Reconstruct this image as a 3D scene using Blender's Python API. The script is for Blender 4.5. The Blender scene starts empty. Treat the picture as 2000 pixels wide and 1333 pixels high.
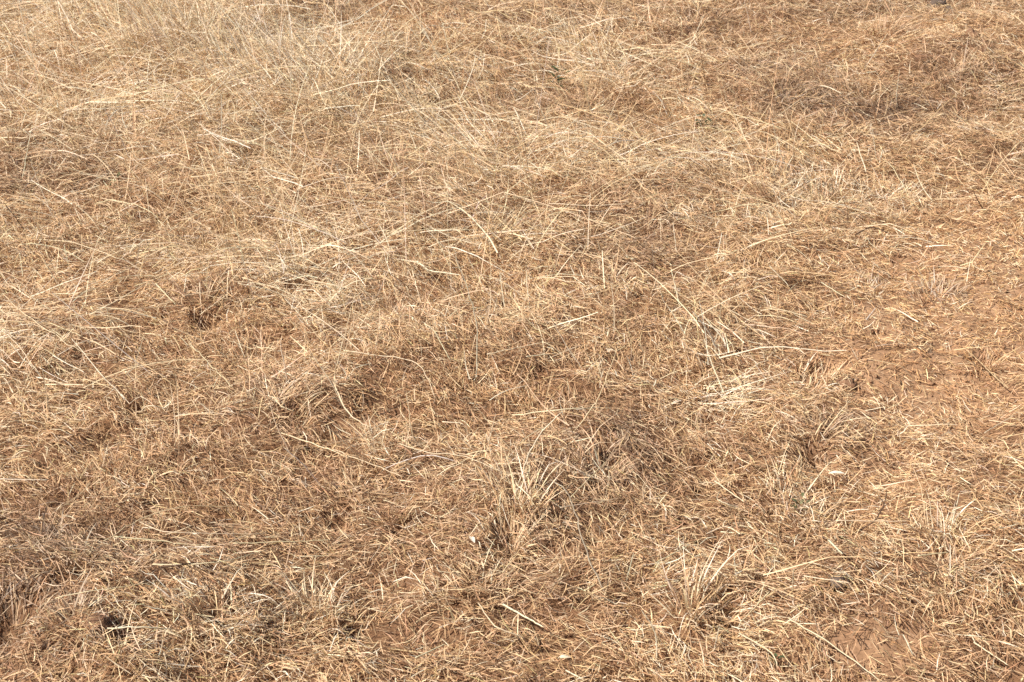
import bpy, math
import numpy as np
from mathutils import Vector

# ------------------------------------------------------------------ camera, sky, sun, exposure
S = bpy.context.scene
C = S.collection
CAM_H, PITCH, FPX = 1.6, math.radians(27.0), 3006.0
cd = bpy.data.cameras.new('camera')
cam = bpy.data.objects.new('camera', cd)
C.objects.link(cam)
cam.location = (0, 0, CAM_H)
cam.rotation_euler = (math.radians(90) - PITCH, 0, 0)
cd.sensor_width = 36.0
cd.lens = 36.0 * FPX / 2000.0
cd.clip_start, cd.clip_end = 0.05, 2000.0
cd.dof.use_dof = True
cd.dof.focus_distance = 3.0
cd.dof.aperture_fstop = 16.0
S.camera = cam

SUN_EL, SUN_AZ = math.radians(47), math.radians(-114)      # azimuth from +Y towards +X: the sun stands to the left, a little behind the camera
W = bpy.data.worlds.new('World')
S.world = W
W.use_nodes = True
nt = W.node_tree
nt.nodes.clear()
sky = nt.nodes.new('ShaderNodeTexSky')
sky.sky_type = 'NISHITA'
sky.sun_disc = False
sky.sun_elevation = SUN_EL
sky.sun_rotation = SUN_AZ
bg = nt.nodes.new('ShaderNodeBackground')
bg.inputs['Strength'].default_value = 0.05
wo = nt.nodes.new('ShaderNodeOutputWorld')
nt.links.new(sky.outputs[0], bg.inputs['Color'])
nt.links.new(bg.outputs[0], wo.inputs['Surface'])

sl = bpy.data.lights.new('sun', 'SUN')
sl.energy = 5.0
sl.angle = math.radians(0.55)
sl.color = (1.0, 0.935, 0.83)
so = bpy.data.objects.new('sun', sl)
C.objects.link(so)
sd = Vector((math.sin(SUN_AZ) * math.cos(SUN_EL), math.cos(SUN_AZ) * math.cos(SUN_EL), math.sin(SUN_EL)))
so.location = sd * 20
so.rotation_euler = sd.to_track_quat('Z', 'Y').to_euler()

S.view_settings.view_transform = 'Standard'
S.view_settings.look = 'None'
S.view_settings.gamma = 1.0
S.view_settings.use_curve_mapping = False
S.view_settings.exposure = 0.50
S.render.engine = 'CYCLES'
S.cycles.max_bounces = 6
S.cycles.diffuse_bounces = 4
S.cycles.use_denoising = False

rng = np.random.default_rng(11)
SP, CP = math.sin(PITCH), math.cos(PITCH)

# ------------------------------------------------------------------ maths helpers
def hash2(ix, iy, seed):
    h = (ix.astype(np.int64) * 374761393 + iy.astype(np.int64) * 668265263 + seed * 144665) & 0x7fffffff
    h = (h ^ (h >> 13)) * 1274126177 & 0x7fffffff
    return ((h ^ (h >> 16)) & 0xffff) / 65535.0

def vnoise(x, y, scale, seed):
    x = x / scale + 1000.0
    y = y / scale + 1000.0
    ix, iy = np.floor(x), np.floor(y)
    fx, fy = x - ix, y - iy
    fx = fx * fx * (3 - 2 * fx)
    fy = fy * fy * (3 - 2 * fy)
    a, b = hash2(ix, iy, seed), hash2(ix + 1, iy, seed)
    c, d = hash2(ix, iy + 1, seed), hash2(ix + 1, iy + 1, seed)
    return (a * (1 - fx) + b * fx) * (1 - fy) + (c * (1 - fx) + d * fx) * fy * 1.0

def ray(px, py):
    px, py = np.asarray(px, float), np.asarray(py, float)
    u, v = px - 1000.0, 666.5 - py
    return u, FPX * CP + v * SP, -FPX * SP + v * CP

def flat_at(px, py, z=0.0):
    u, a, b = ray(px, py)
    t = (z - CAM_H) / b
    return u * t, a * t

def pix(x, y):
    """image position over the flat ground point (x, y): a smooth chart of the field in which the patches below are listed"""
    a = np.maximum(y * CP + CAM_H * SP, 0.3)
    return 1000.0 + FPX * x / a, 666.5 - FPX * (y * SP - CAM_H * CP) / a

def blob(px, py, lst):
    out = np.zeros_like(px)
    for (cx, cy, rx, ry, ang, amp) in lst:
        c, s = math.cos(math.radians(ang)), math.sin(math.radians(ang))
        dx, dy = px - cx, py - cy
        q = ((dx * c + dy * s) / rx) ** 2 + ((-dx * s + dy * c) / ry) ** 2
        out += amp * np.exp(-q)
    return out

def sig(v):
    return 1 / (1 + np.exp(-np.clip(v, -30, 30)))

# ------------------------------------------------------------------ how the field varies (patches of the real ground)
LONG = [  # long pale grass
    (330, 120, 330, 120, 8, .75), (560, 190, 190, 80, 25, .7), (60, 85, 110, 40, 5, .9), (900, 275, 170, 45, 15, .7),
    (1230, 330, 170, 35, 0, .5), (1150, 110, 130, 60, 20, .45), (1560, 400, 170, 90, 10, .7), (1380, 680, 90, 130, 25, .45),
    (560, 500, 190, 70, 10, .55), (200, 290, 260, 60, 5, .45), (1040, 880, 150, 90, 0, .35), (100, 700, 160, 100, 20, .4),
    (1430, 790, 120, 60, 35, .6), (760, 500, 250, 90, 0, .3), (1020, 440, 160, 35, -20, .4)]
DARK = [  # weathered grey-brown, matted
    (1560, 190, 170, 60, 15, .55), (1060, 30, 330, 40, 0, .40), (1740, 230, 130, 60, 0, .35), (120, 1060, 260, 90, -10, .38),
    (60, 1220, 200, 80, -20, .5), (360, 1130, 200, 60, 0, .25), (780, 1020, 190, 90, 0, .30), (1860, 160, 110, 40, 5, .5),
    (830, 430, 120, 60, 0, .35), (90, 330, 120, 50, 0, .4), (1350, 60, 200, 40, 5, .3), (580, 810, 110, 50, 10, .35),
    (1640, 900, 160, 60, 0, .15), (1230, 480, 140, 60, 0, .25), (1100, 200, 110, 40, 0, .25), (1900, 900, 130, 80, 0, .12),
    (700, 330, 170, 50, 0, .25), (1180, 900, 120, 60, 0, .25), (640, 40, 150, 40, 0, .25), (1700, 30, 250, 35, 0, .3)]
BARE = [  # thin cover over orange soil
    (1960, 600, 230, 110, -20, .95), (1800, 640, 230, 120, -15, .6), (1900, 420, 180, 90, 0, .5), (1830, 780, 240, 120, 0, .45),
    (1830, 92, 190, 35, 5, .75), (1760, 1290, 90, 40, 0, .5), (1700, 980, 250, 110, 0, .35), (300, 640, 220, 90, 0, .30),
    (1000, 560, 230, 60, 0, .30), (200, 1240, 110, 60, 0, .35), (820, 50, 130, 30, 0, .5), (90, 560, 130, 80, 0, .25),
    (1600, 1250, 250, 80, 0, .25), (1420, 60, 130, 40, 0, .3), (450, 970, 160, 60, 0, .2)]
MOUNDS = [ # (x px, y px, radius m, height m)
    (1640, 725, .13, .035), (1830, 98, .26, .045), (1720, 100, .12, .04), (420, 560, .10, .03), (1560, 860, .14, .05), (970, 1025, .11, .045),
    (190, 1265, .13, .05), (1140, 890, .11, .04), (100, 650, .16, .03), (1030, 960, .16, .03), (860, 400, .18, .03),
    (1500, 165, .25, .025), (1680, 185, .2, .025), (330, 90, .45, .06), (560, 175, .30, .05), (1880, 135, .2, .03), (420, 1180, .12, .03),
    (545, 780, .12, .03), (1350, 1165, .11, .03), (60, 1170, .16, .05), (1640, 1120, .05, .02)]
HOLLOWS = [ # (x px, y px, rx m, ry m, depth m): pits where the mat lies open
    (990, 1068, .026, .028, .06), (247, 1300, .026, .018, .06), (1598, 906, .042, .030, .065), (1832, 1098, .034, .018, .07), (1188, 925, .022, .022, .05),
    (408, 612, .040, .030, .06), (268, 800, .030, .022, .06), (1578, 768, .034, .018, .05), (1600, 748, .05, .014, .04),
    (1135, 1155, .026, .014, .05), (690, 1228, .026, .014, .06), (1420, 1198, .030, .022, .05), (1705, 500, .030, .022, .05),
    (318, 1116, .026, .012, .05), (500, 1150, .026, .016, .05), (440, 1240, .04, .014, .05), (580, 825, .034, .022, .055), (1250, 466, .036, .016, .045),
    (1390, 438, .05, .020, .045), (840, 445, .045, .022, .05), (655, 1010, .022, .018, .045), (780, 1035, .024, .018, .04), (60, 1245, .07, .022, .06),
    (20, 1275, .05, .020, .06), (150, 1205, .03, .014, .05), (40, 720, .022, .022, .05), (100, 920, .04, .016, .05), (1520, 200, .04, .018, .03),
    (1690, 205, .04, .018, .03), (1780, 92, .04, .02, .03), (1905, 84, .03, .02, .04), (310, 1195, .026, .012, .045), (820, 48, .06, .025, .05),
    (985, 52, .06, .025, .05), (1845, 700, .04, .02, .04), (1920, 716, .03, .016, .04), (1765, 1270, .03, .012, .04), (95, 330, .06, .025, .05),
    (225, 352, .06, .025, .05), (175, 182, .07, .025, .05), (430, 60, .07, .025, .05), (1330, 440, .03, .014, .04), (700, 700, .03, .02, .04), (1210, 560, .035, .02, .04),
    (250, 1120, .02, .012, .05), (90, 1110, .026, .010, .05), (660, 640, .03, .02, .04), (1700, 690, .03, .015, .035), (1540, 1110, .02, .01, .03)]
_mo = [(*flat_at(a, b), r, h) for a, b, r, h in MOUNDS]
_ho = [(*flat_at(a, b), rx, ry, d) for a, b, rx, ry, d in HOLLOWS]

def hollow(x, y):
    o = np.zeros_like(x)
    for cx, cy, rx, ry, d in _ho:
        q = ((x - cx) / (rx * .85)) ** 2 + ((y - cy) / (ry * 1.25)) ** 2
        o = np.maximum(o, np.exp(-q ** 1.5) * d / .075)
    return o

def ground_h(x, y):
    near = np.clip(1.6 - np.hypot(x, y - 4) / 40, .25, 1)
    h = (vnoise(x, y, .85, 1) - .5) * .06 + (vnoise(x, y, .31, 2) - .5) * .038 + (vnoise(x, y, .12, 3) - .5) * .022 + (vnoise(x, y, .055, 4) - .5) * .012
    for cx, cy, r, a in _mo:
        h = h + a * np.exp(-((x - cx) ** 2 + ((y - cy) * .9) ** 2) / (r * r))
    return h * near - .05 * hollow(x, y)

def maps(x, y):
    px, py = pix(x, y)
    long_ = .16 + .42 * sig((1180 - px + (520 - py) * .35) / 170) * sig((760 - py) / 130) + blob(px, py, LONG) + (vnoise(x, y, .35, 21) - .5) * .35
    dark = .10 + blob(px, py, DARK) * (.30 + 1.5 * vnoise(x, y, .10, 23) * (.5 + vnoise(x, y, .22, 26))) + (vnoise(x, y, .28, 22) - .5) * .40 + (vnoise(x, y, .09, 25) - .5) * .35
    bare = .08 + blob(px, py, BARE) + (vnoise(x, y, .4, 24) - .5) * .25
    return np.clip(long_, 0, 1.3), np.clip(dark, 0, 1), np.clip(bare, 0, 1)

# ------------------------------------------------------------------ materials
def new_mat(name):
    m = bpy.data.materials.new(name)
    m.use_nodes = True
    m.node_tree.nodes.clear()
    return m, m.node_tree.nodes, m.node_tree.links

def blade_mat(name, rough=.5, trans=.22, spec=.35):
    """dry plant fibre: each blade's own colour, fine lengthwise mottling, some light passing through"""
    m, N, L = new_mat(name)
    out = N.new('ShaderNodeOutputMaterial')
    att = N.new('ShaderNodeAttribute'); att.attribute_name = 'fibre_colour'
    geo = N.new('ShaderNodeNewGeometry')
    noi = N.new('ShaderNodeTexNoise'); noi.inputs['Scale'].default_value = 160; noi.inputs['Detail'].default_value = 3
    L.new(geo.outputs['Position'], noi.inputs['Vector'])
    mr = N.new('ShaderNodeMapRange'); mr.inputs[1].default_value = .3; mr.inputs[2].default_value = .7
    mr.inputs[3].default_value = .80; mr.inputs[4].default_value = 1.16
    L.new(noi.outputs['Fac'], mr.inputs[0])
    mul = N.new('ShaderNodeMix'); mul.data_type = 'RGBA'; mul.blend_type = 'MULTIPLY'; mul.inputs[0].default_value = 1
    L.new(att.outputs['Color'], mul.inputs[6]); L.new(mr.outputs[0], mul.inputs[7])
    b = N.new('ShaderNodeBsdfPrincipled')
    b.inputs['Roughness'].default_value = rough
    b.inputs['Specular IOR Level'].default_value = spec
    L.new(mul.outputs[2], b.inputs['Base Color'])
    t = N.new('ShaderNodeBsdfTranslucent'); L.new(mul.outputs[2], t.inputs['Color'])
    mx = N.new('ShaderNodeMixShader'); mx.inputs[0].default_value = trans
    L.new(b.outputs[0], mx.inputs[1]); L.new(t.outputs[0], mx.inputs[2]); L.new(mx.outputs[0], out.inputs['Surface'])
    return m

M_BLADE = blade_mat('dry_blade', .5, .12)
M_STRAW = blade_mat('straw', .40, .22, .5)
M_LEAF = blade_mat('green_leaf', .45, .3, .4)
M_TWIG = blade_mat('twig_bark', .75, 0.0, .2)

def soil_mat(name, cols, scale, gap_shade=None):
    m, N, L = new_mat(name)
    out = N.new('ShaderNodeOutputMaterial')
    geo = N.new('ShaderNodeNewGeometry')
    n1 = N.new('ShaderNodeTexNoise'); n1.inputs['Scale'].default_value = scale; n1.inputs['Detail'].default_value = 8; n1.inputs['Roughness'].default_value = .65
    n2 = N.new('ShaderNodeTexNoise'); n2.inputs['Scale'].default_value = scale * 13; n2.inputs['Detail'].default_value = 6
    for n in (n1, n2): L.new(geo.outputs['Position'], n.inputs['Vector'])
    cr = N.new('ShaderNodeValToRGB')
    e = cr.color_ramp.elements
    e[0].position, e[0].color = .30, (*cols[0], 1)
    e[1].position, e[1].color = .72, (*cols[2], 1)
    k = e.new(.5); k.color = (*cols[1], 1)
    ad = N.new('ShaderNodeMath'); ad.operation = 'MULTIPLY_ADD'; ad.inputs[1].default_value = .5
    md = N.new('ShaderNodeMath'); md.operation = 'MULTIPLY'; md.inputs[1].default_value = .5
    L.new(n2.outputs['Fac'], md.inputs[0]); L.new(n1.outputs['Fac'], ad.inputs[0]); L.new(md.outputs[0], ad.inputs[2]); L.new(ad.outputs[0], cr.inputs[0])
    b = N.new('ShaderNodeBsdfPrincipled'); b.inputs['Roughness'].default_value = .9; b.inputs['Specular IOR Level'].default_value = .15
    if gap_shade is None:
        L.new(cr.outputs[0], b.inputs['Base Color'])
    else:                                   # darkened under the mat to deepen shaded gaps, dusty mineral soil where nothing grows
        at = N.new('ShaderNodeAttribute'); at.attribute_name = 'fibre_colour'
        mxc = N.new('ShaderNodeMix'); mxc.data_type = 'RGBA'; mxc.inputs[7].default_value = (1, 1, 1, 1); mxc.inputs[6].default_value = (*gap_shade, 1)
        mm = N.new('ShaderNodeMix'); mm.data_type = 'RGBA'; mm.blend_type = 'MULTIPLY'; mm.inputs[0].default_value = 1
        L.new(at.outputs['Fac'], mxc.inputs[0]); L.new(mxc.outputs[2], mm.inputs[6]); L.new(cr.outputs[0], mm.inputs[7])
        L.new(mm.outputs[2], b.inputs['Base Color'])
    bp = N.new('ShaderNodeBump'); bp.inputs['Strength'].default_value = .9; bp.inputs['Distance'].default_value = .006
    L.new(ad.outputs[0], bp.inputs['Height']); L.new(bp.outputs[0], b.inputs['Normal']); L.new(b.outputs[0], out.inputs['Surface'])
    return m

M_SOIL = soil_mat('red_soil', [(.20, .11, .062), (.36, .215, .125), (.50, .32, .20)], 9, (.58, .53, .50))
M_CRUMB = soil_mat('soil_crumb', [(.18, .10, .058), (.33, .19, .11), (.48, .30, .185)], 25)
M_CLOD = soil_mat('grey_clod', [(.075, .055, .045), (.15, .11, .09), (.26, .19, .15)], 30)
M_CLODR = soil_mat('brown_clod', [(.14, .075, .045), (.25, .14, .085), (.36, .22, .14)], 30)

# ------------------------------------------------------------------ mesh helpers
def link_mesh(name, co, faces_flat, sizes, mat, cols=None, parent=None, smooth=False):
    me = bpy.data.meshes.new(name)
    me.vertices.add(len(co))
    me.vertices.foreach_set('co', np.ascontiguousarray(co, np.float32).ravel())
    me.loops.add(len(faces_flat))
    me.loops.foreach_set('vertex_index', faces_flat.astype(np.int32))
    me.polygons.add(len(sizes))
    st = np.concatenate(([0], np.cumsum(sizes)[:-1])).astype(np.int32)
    me.polygons.foreach_set('loop_start', st)
    if smooth:
        me.polygons.foreach_set('use_smooth', np.ones(len(sizes), bool))
    me.update(calc_edges=True)
    if cols is not None:
        a = me.color_attributes.new('fibre_colour', 'FLOAT_COLOR', 'POINT')
        c4 = np.ones((len(co), 4), np.float32); c4[:, :3] = cols
        a.data.foreach_set('color', c4.ravel())
    me.materials.append(mat)
    o = bpy.data.objects.new(name, me)
    C.objects.link(o)
    if parent is not None: o.parent = parent
    return o

PAL_P = np.array([0, .17, .36, .56, .76, .92, 1.08])
PAL = np.array([(.115, .070, .045), (.25, .142, .068), (.45, .253, .132), (.62, .39, .212), (.76, .545, .313), (.845, .682, .453), (.85, .765, .61)])

def tone(v, n=None):
    v = np.clip(v, 0, 1.08)
    c = np.stack([np.interp(v, PAL_P, PAL[:, k]) for k in range(3)], 1)
    j = rng.normal(0, .05, (len(v), 1)); g = rng.normal(0, .03, (len(v), 3))
    return np.clip(c * (1 + j + g), .02, .92)

def greyed(c, f):
    lum = c.mean(1, keepdims=True)
    return c * (1 - f[:, None]) + lum * np.array([1.07, 1.0, .93]) * f[:, None]

def ribbons(x, y, z0, az, tilt, bend, curl, length, width, roll, nseg, shape='leaf', kink=None, clear=.0015, hug=True):
    """vectorised blades; returns verts (N, nseg+1, 2, 3)"""
    n = len(x)
    t = np.linspace(0, 1, nseg + 1)
    P = np.zeros((n, nseg + 1, 3)); D = np.zeros((n, nseg + 1, 3))
    P[:, 0, 0], P[:, 0, 1], P[:, 0, 2] = x, y, z0
    for k in range(nseg + 1):
        th = tilt + bend * t[k]
        a = az + curl * t[k]
        if kink is not None:
            th = th + np.where(t[k] > kink[0], kink[1], 0)
        D[:, k, 0] = np.sin(th) * np.sin(a); D[:, k, 1] = np.sin(th) * np.cos(a); D[:, k, 2] = np.cos(th)
        if k < nseg:
            P[:, k + 1] = P[:, k] + D[:, k] * (length / nseg)[:, None]
    if hug:
        g0 = ground_h(x, y)
        for k in range(1, nseg + 1):
            g = ground_h(P[:, k, 0], P[:, k, 1])
            P[:, k, 2] = np.maximum(P[:, k, 2] + (g - g0) * np.clip(1.0 - (P[:, k, 2] - z0) / .05, 0, 1), g + clear + .004 * rng.random(n))
    side = np.stack([np.cos(az), -np.sin(az), np.zeros(n)], 1)[:, None, :]
    nor = np.cross(D, np.broadcast_to(side, D.shape))
    wv = side * np.cos(roll)[:, None, None] + nor * np.sin(roll)[:, None, None]
    prof = {'leaf': np.maximum(.10, (1 - t ** 2.2)) * (.55 + .45 * np.minimum(1, t * 5)), 'bit': np.where((t > .01) & (t < .99), 1, .55), 'straw': 1 - .55 * t}[shape]
    V = np.stack([P - wv * (width[:, None] * prof / 2)[..., None], P + wv * (width[:, None] * prof / 2)[..., None]], 2)
    return V

def ribbon_faces(n, nseg):
    base = (np.arange(n) * (nseg + 1) * 2)[:, None, None]
    k = (np.arange(nseg) * 2)[None, :, None]
    return (base + k + np.array([0, 1, 3, 2])[None, None, :]).ravel(), np.full(n * nseg, 4)

def ribbon_object(name, V, col, mat, parent=None, tip=0.0):
    n, m = V.shape[:2]
    f, s = ribbon_faces(n, m - 1)
    g = 1 + tip * (np.linspace(0, 1, m) - .4)
    cols = np.clip(col[:, None, None, :] * g[None, :, None, None], 0, .93) * np.ones((1, 1, 2, 1))
    return link_mesh(name, V.reshape(-1, 3), f, s, mat, cols.reshape(-1, 3), parent)

def spread(n, x0, x1, y0, y1, keep):
    xs = rng.uniform(x0, x1, n * 5); ys = rng.uniform(y0, y1, n * 5)
    k = keep(xs, ys)
    sel = rng.random(n * 5) < k
    return xs[sel][:n], ys[sel][:n]

def in_view(x, y):
    """full cover where the photograph looks and half a metre around, half cover for a metre more"""
    hw = .375 * y * 1.02 + .08
    d = np.maximum(np.abs(x) - hw, np.maximum(1.78 - y, y - 6.9))
    return np.where(d < .15, 1, np.where(d < .6, .4, np.where(d < 1.0, .15, 0)))

# ------------------------------------------------------------------ the ground: one sheet out to the horizon
def axis(a, b, step, far, growth=1.35):
    mid = np.arange(a, b + step / 2, step)
    lo, hi, s = [], [], step
    p = a
    while p > -far: s *= growth; p -= s; lo.append(p)
    s, p = step, mid[-1]
    while p < far: s *= growth; p += s; hi.append(p)
    return np.concatenate((lo[::-1], mid, hi))
gx, gy = axis(-3.2, 3.2, .021, 600), axis(1.2, 7.6, .021, 600)
GX, GY = np.meshgrid(gx, gy)
gz = ground_h(GX.ravel(), GY.ravel())
nx, ny = len(gx), len(gy)
i = (np.arange(ny - 1)[:, None] * nx + np.arange(nx - 1)[None, :]).ravel()
gf = np.stack([i, i + 1, i + nx + 1, i + nx], 1).ravel()
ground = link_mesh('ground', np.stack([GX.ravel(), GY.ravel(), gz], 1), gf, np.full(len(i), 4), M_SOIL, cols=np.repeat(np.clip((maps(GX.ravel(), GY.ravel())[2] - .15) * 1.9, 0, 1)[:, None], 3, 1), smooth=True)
ground['kind'] = 'structure'

def flow(x, y):
    """which way the fallen grass lies here (compass angle)"""
    px, py = pix(x, y)
    lowright = sig((px - 1150) / 200) * sig((py - 600) / 150)
    return math.radians(112) + lowright * math.radians(20) + (vnoise(x, y, .5, 31) - .5) * .9 + (vnoise(x, y, .13, 32) - .5) * 1.6

# ------------------------------------------------------------------ matted litter of short dead blades
def litter(name, count, nseg, lo, hi, wlo, whi, lift, tl, th, base_v, label_kind='stuff'):
    x, y = spread(count, -3.3, 3.3, 1.1, 7.6, lambda a, b: in_view(a, b) * np.clip(1.25 - .16 * (b - 1.8), .5, 1))
    L_, Dk, Ba = maps(x, y)
    keep = (rng.random(len(x)) > .36 * Ba ** 1.3 * (.35 + lift * 20)) & (rng.random(len(x)) > np.clip(hollow(x, y) * 1.25, 0, .97))
    keep &= rng.random(len(x)) > .70 * sig((.24 - vnoise(x, y, .06, 45) * (.6 + .7 * vnoise(x, y, .16, 46))) * 28)
    x, y, L_, Dk, Ba = x[keep], y[keep], L_[keep], Dk[keep], Ba[keep]
    n = len(x)
    cl = vnoise(x, y, .075, 41); cl2 = vnoise(x, y, .035, 42)
    thick = lift * (.25 + 1.5 * cl * cl2 + .5 * cl) * (.75 + .5 * vnoise(x, y, .17, 47)) * (1 - .72 * Ba) * (1 - .8 * np.clip(hollow(x, y), 0, 1))
    z = ground_h(x, y) + .001 + thick * rng.random(n) ** .6
    far = np.clip((y - 3) / 3.5, 0, 1)
    ln = rng.uniform(lo, hi, n) * (.7 + .6 * rng.random(n)) * (1 - .45 * Ba) * (1 + .5 * far)
    wd = rng.uniform(wlo, whi, n) * .88 * (1 + .55 * far)
    az = np.where(rng.random(n) < .55, flow(x, y) + rng.normal(0, .55, n) + np.where(rng.random(n) < .5, 0, math.pi), rng.uniform(0, 2 * math.pi, n))
    tilt = np.radians(rng.uniform(tl, th, n)) - np.radians(12) * Ba
    tilt = np.where(rng.random(n) < .5, tilt, np.radians(90) - (np.radians(90) - tilt) * .4)
    V = ribbons(x, y, z, az, tilt, rng.normal(.28, .5, n), rng.normal(0, .6, n), ln, wd, rng.normal(0, .7, n), nseg, 'bit' if nseg == 1 else 'leaf')
    patch = (vnoise(x, y, .20, 43) - .5) * .24 + (vnoise(x, y, .045, 44) - .5) * .26
    patch = patch + (vnoise(x, y, .16, 48) - .5) * .30 * far
    v = base_v + .16 * np.minimum(L_, 1) - .26 * Dk + .12 * Ba + patch + rng.normal(0, .20, n)
    c = greyed(tone(v), np.clip(.55 * Dk * rng.random(n) + .25 * (rng.random(n) < .10), 0, .7))
    ol = rng.random(n) < .025
    c[ol] *= np.array([.88, .98, .82])
    c *= np.stack([1 + .06 * Ba, 1 - .02 * Ba, 1 - .12 * Ba], 1)
    o = ribbon_object(name, V, c, M_BLADE)
    o['kind'] = 'stuff'
    return o
o = litter('dead_grass_mat', 360000, 1, .013, .040, .0017, .0034, .020, 72, 96, .48)
o['label'] = 'matted layer of short brown dead grass bits covering the whole ground'; o['category'] = 'grass litter'
o = litter('curled_grass_litter', 310000, 2, .014, .050, .0013, .0028, .038, 42, 92, .62)
o['label'] = 'curled tan blades of dead grass lying loose over the mat'; o['category'] = 'grass litter'

# ------------------------------------------------------------------ short standing dead grass
def stubble():
    x, y = spread(75000, -3.9, 3.9, .7, 8.0, lambda a, b: in_view(a, b) * np.clip(.25 + 1.5 * (vnoise(a, b, .13, 51) - .35) + .7 * (vnoise(a, b, .05, 52) - .5), .04, 1))
    L_, Dk, Ba = maps(x, y)
    keep = (rng.random(len(x)) > Ba * .85) & (rng.random(len(x)) > hollow(x, y))
    x, y, L_, Dk, Ba = x[keep], y[keep], L_[keep], Dk[keep], Ba[keep]
    n = len(x)
    z = ground_h(x, y) + .002
    ln = rng.uniform(.025, .085, n) * (.65 + .75 * L_) * (1 - .4 * Ba)
    az = np.where(rng.random(n) < .5, rng.normal(math.radians(-85), .8, n), rng.uniform(0, 2 * math.pi, n)) + (vnoise(x, y, .15, 53) - .5) * 2.5
    V = ribbons(x, y, z, az, np.radians(rng.uniform(12, 68, n)), rng.normal(.5, .6, n), rng.normal(0, .6, n), ln, rng.uniform(.0013, .0027, n), rng.normal(0, .7, n), 3)
    v = .55 + .24 * np.minimum(L_, 1) - .36 * Dk + (vnoise(x, y, .07, 54) - .5) * .25 + rng.normal(0, .15, n)
    c = greyed(tone(v), np.clip(.7 * Dk * rng.random(n) + .3 * (rng.random(n) < .15), 0, .7))
    o = ribbon_object('short_dry_grass', V, c, M_BLADE, tip=.12)
    o['kind'] = 'stuff'; o['label'] = 'short standing stubble of dry tan grass across the field'; o['category'] = 'grass'
stubble()

# ------------------------------------------------------------------ long fallen straw and thin standing stems
def fallen():
    x, y = spread(19000, -3.9, 3.9, .7, 8.0, lambda a, b: in_view(a, b) * np.clip(maps(a, b)[0] * .9 - .05, .03, 1) * (.3 + 1.1 * vnoise(a, b, .16, 61)))
    L_, Dk, Ba = maps(x, y); n = len(x)
    z = ground_h(x, y) + rng.uniform(.008, .05, n) * np.clip(.4 + L_, 0, 1.2)
    ln = np.clip(.6 + .2 * (y - 2), .55, 1) * np.exp(rng.normal(math.log(.145), .45, n)) * (.6 + .6 * L_)
    az = flow(x, y) + rng.normal(0, .38, n) * np.where(rng.random(n) < .35, 3, 1) + np.where(rng.random(n) < .5, 0, math.pi)
    V = ribbons(x, y, z, az, np.radians(rng.uniform(62, 88, n)), np.radians(rng.uniform(-5, 45, n)), rng.normal(0, .22, n), ln, rng.uniform(.0012, .0031, n) * (1 + .5 * np.clip((y - 3) / 3, 0, 1)), rng.normal(0, .5, n), 6, 'straw',
                kink=(rng.uniform(.2, 1.2, n), rng.normal(0, .5, n)))
    v = .78 + .16 * np.minimum(L_, 1) - .22 * Dk + rng.normal(0, .13, n)
    c = greyed(tone(v), .12 * rng.random(n))
    o = ribbon_object('fallen_straw_layer', V, c, M_STRAW)
    o['kind'] = 'stuff'; o['label'] = 'long pale straws lying in loose drifts over the matted grass'; o['category'] = 'straw'
fallen()

def stems():
    x, y = spread(17000, -3.9, 3.9, .7, 8.0, lambda a, b: in_view(a, b) * np.clip(maps(a, b)[0] * .95 - .10, .05, 1) * np.clip((vnoise(a, b, .20, 71) * .6 + vnoise(a, b, .07, 72) * .4 - .38) * 3.2, .06, 1) * np.clip(.35 + .28 * (b - 1.9), .3, 1))
    L_, Dk, Ba = maps(x, y); n = len(x)
    z = ground_h(x, y) + .002
    ln = np.clip(.6 + .2 * (y - 2), .55, 1) * np.exp(rng.normal(math.log(.17), .42, n)) * (.6 + .55 * L_)
    az = np.where(rng.random(n) < .72, rng.normal(math.radians(-80), .7, n), rng.uniform(0, 2 * math.pi, n))
    V = ribbons(x, y, z, az, np.radians(rng.uniform(8, 55, n)), np.radians(np.abs(rng.normal(12, 18, n))), rng.normal(0, .25, n), ln, rng.uniform(.0011, .0022, n) * (1 + .6 * np.clip((y - 3) / 3, 0, 1)), rng.normal(0, .6, n), 7, 'straw',
                kink=(rng.uniform(.3, 1.4, n), rng.normal(.1, .5, n)))
    v = .70 + .15 * np.minimum(L_, 1) - .3 * Dk + rng.normal(0, .14, n)
    v = np.where(rng.random(n) < .16, v - .4, v)
    o = ribbon_object('thin_standing_grass', V, tone(v), M_STRAW, tip=.15)
    o['kind'] = 'stuff'; o['label'] = 'thin leaning stems of long dry grass scattered over the field'; o['category'] = 'grass'
stems()

def crumbs():
    x, y = spread(14000, -3.3, 3.3, 1.1, 7.4, lambda a, b: in_view(a, b) * np.clip(maps(a, b)[2] - .12, .03, 1) * np.clip(1.3 - .18 * (b - 1.8), .4, 1))
    n = len(x)
    r = .0014 * np.exp(np.abs(rng.normal(0, .65, n)))
    z = ground_h(x, y) + r * .3 + .004 * rng.random(n)
    d = np.array([(1, 0, 0), (0, 1, 0), (-1, 0, 0), (0, -1, 0), (0, 0, 1), (0, 0, -1)], float)
    V = np.stack([x, y, z], 1)[:, None, :] + d[None] * r[:, None, None] * rng.uniform(.55, 1.5, (n, 6, 1)) + rng.normal(0, .25, (n, 6, 3)) * r[:, None, None]
    t = np.array([0, 1, 4, 1, 2, 4, 2, 3, 4, 3, 0, 4, 1, 0, 5, 2, 1, 5, 3, 2, 5, 0, 3, 5])
    o = link_mesh('soil_crumbs', V.reshape(-1, 3), (np.arange(n)[:, None] * 6 + t[None]).ravel(), np.full(n * 8, 3), M_CRUMB)
    o['kind'] = 'stuff'; o['label'] = 'reddish crumbs of dry soil scattered between the grass blades'; o['category'] = 'soil crumbs'
crumbs()

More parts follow.
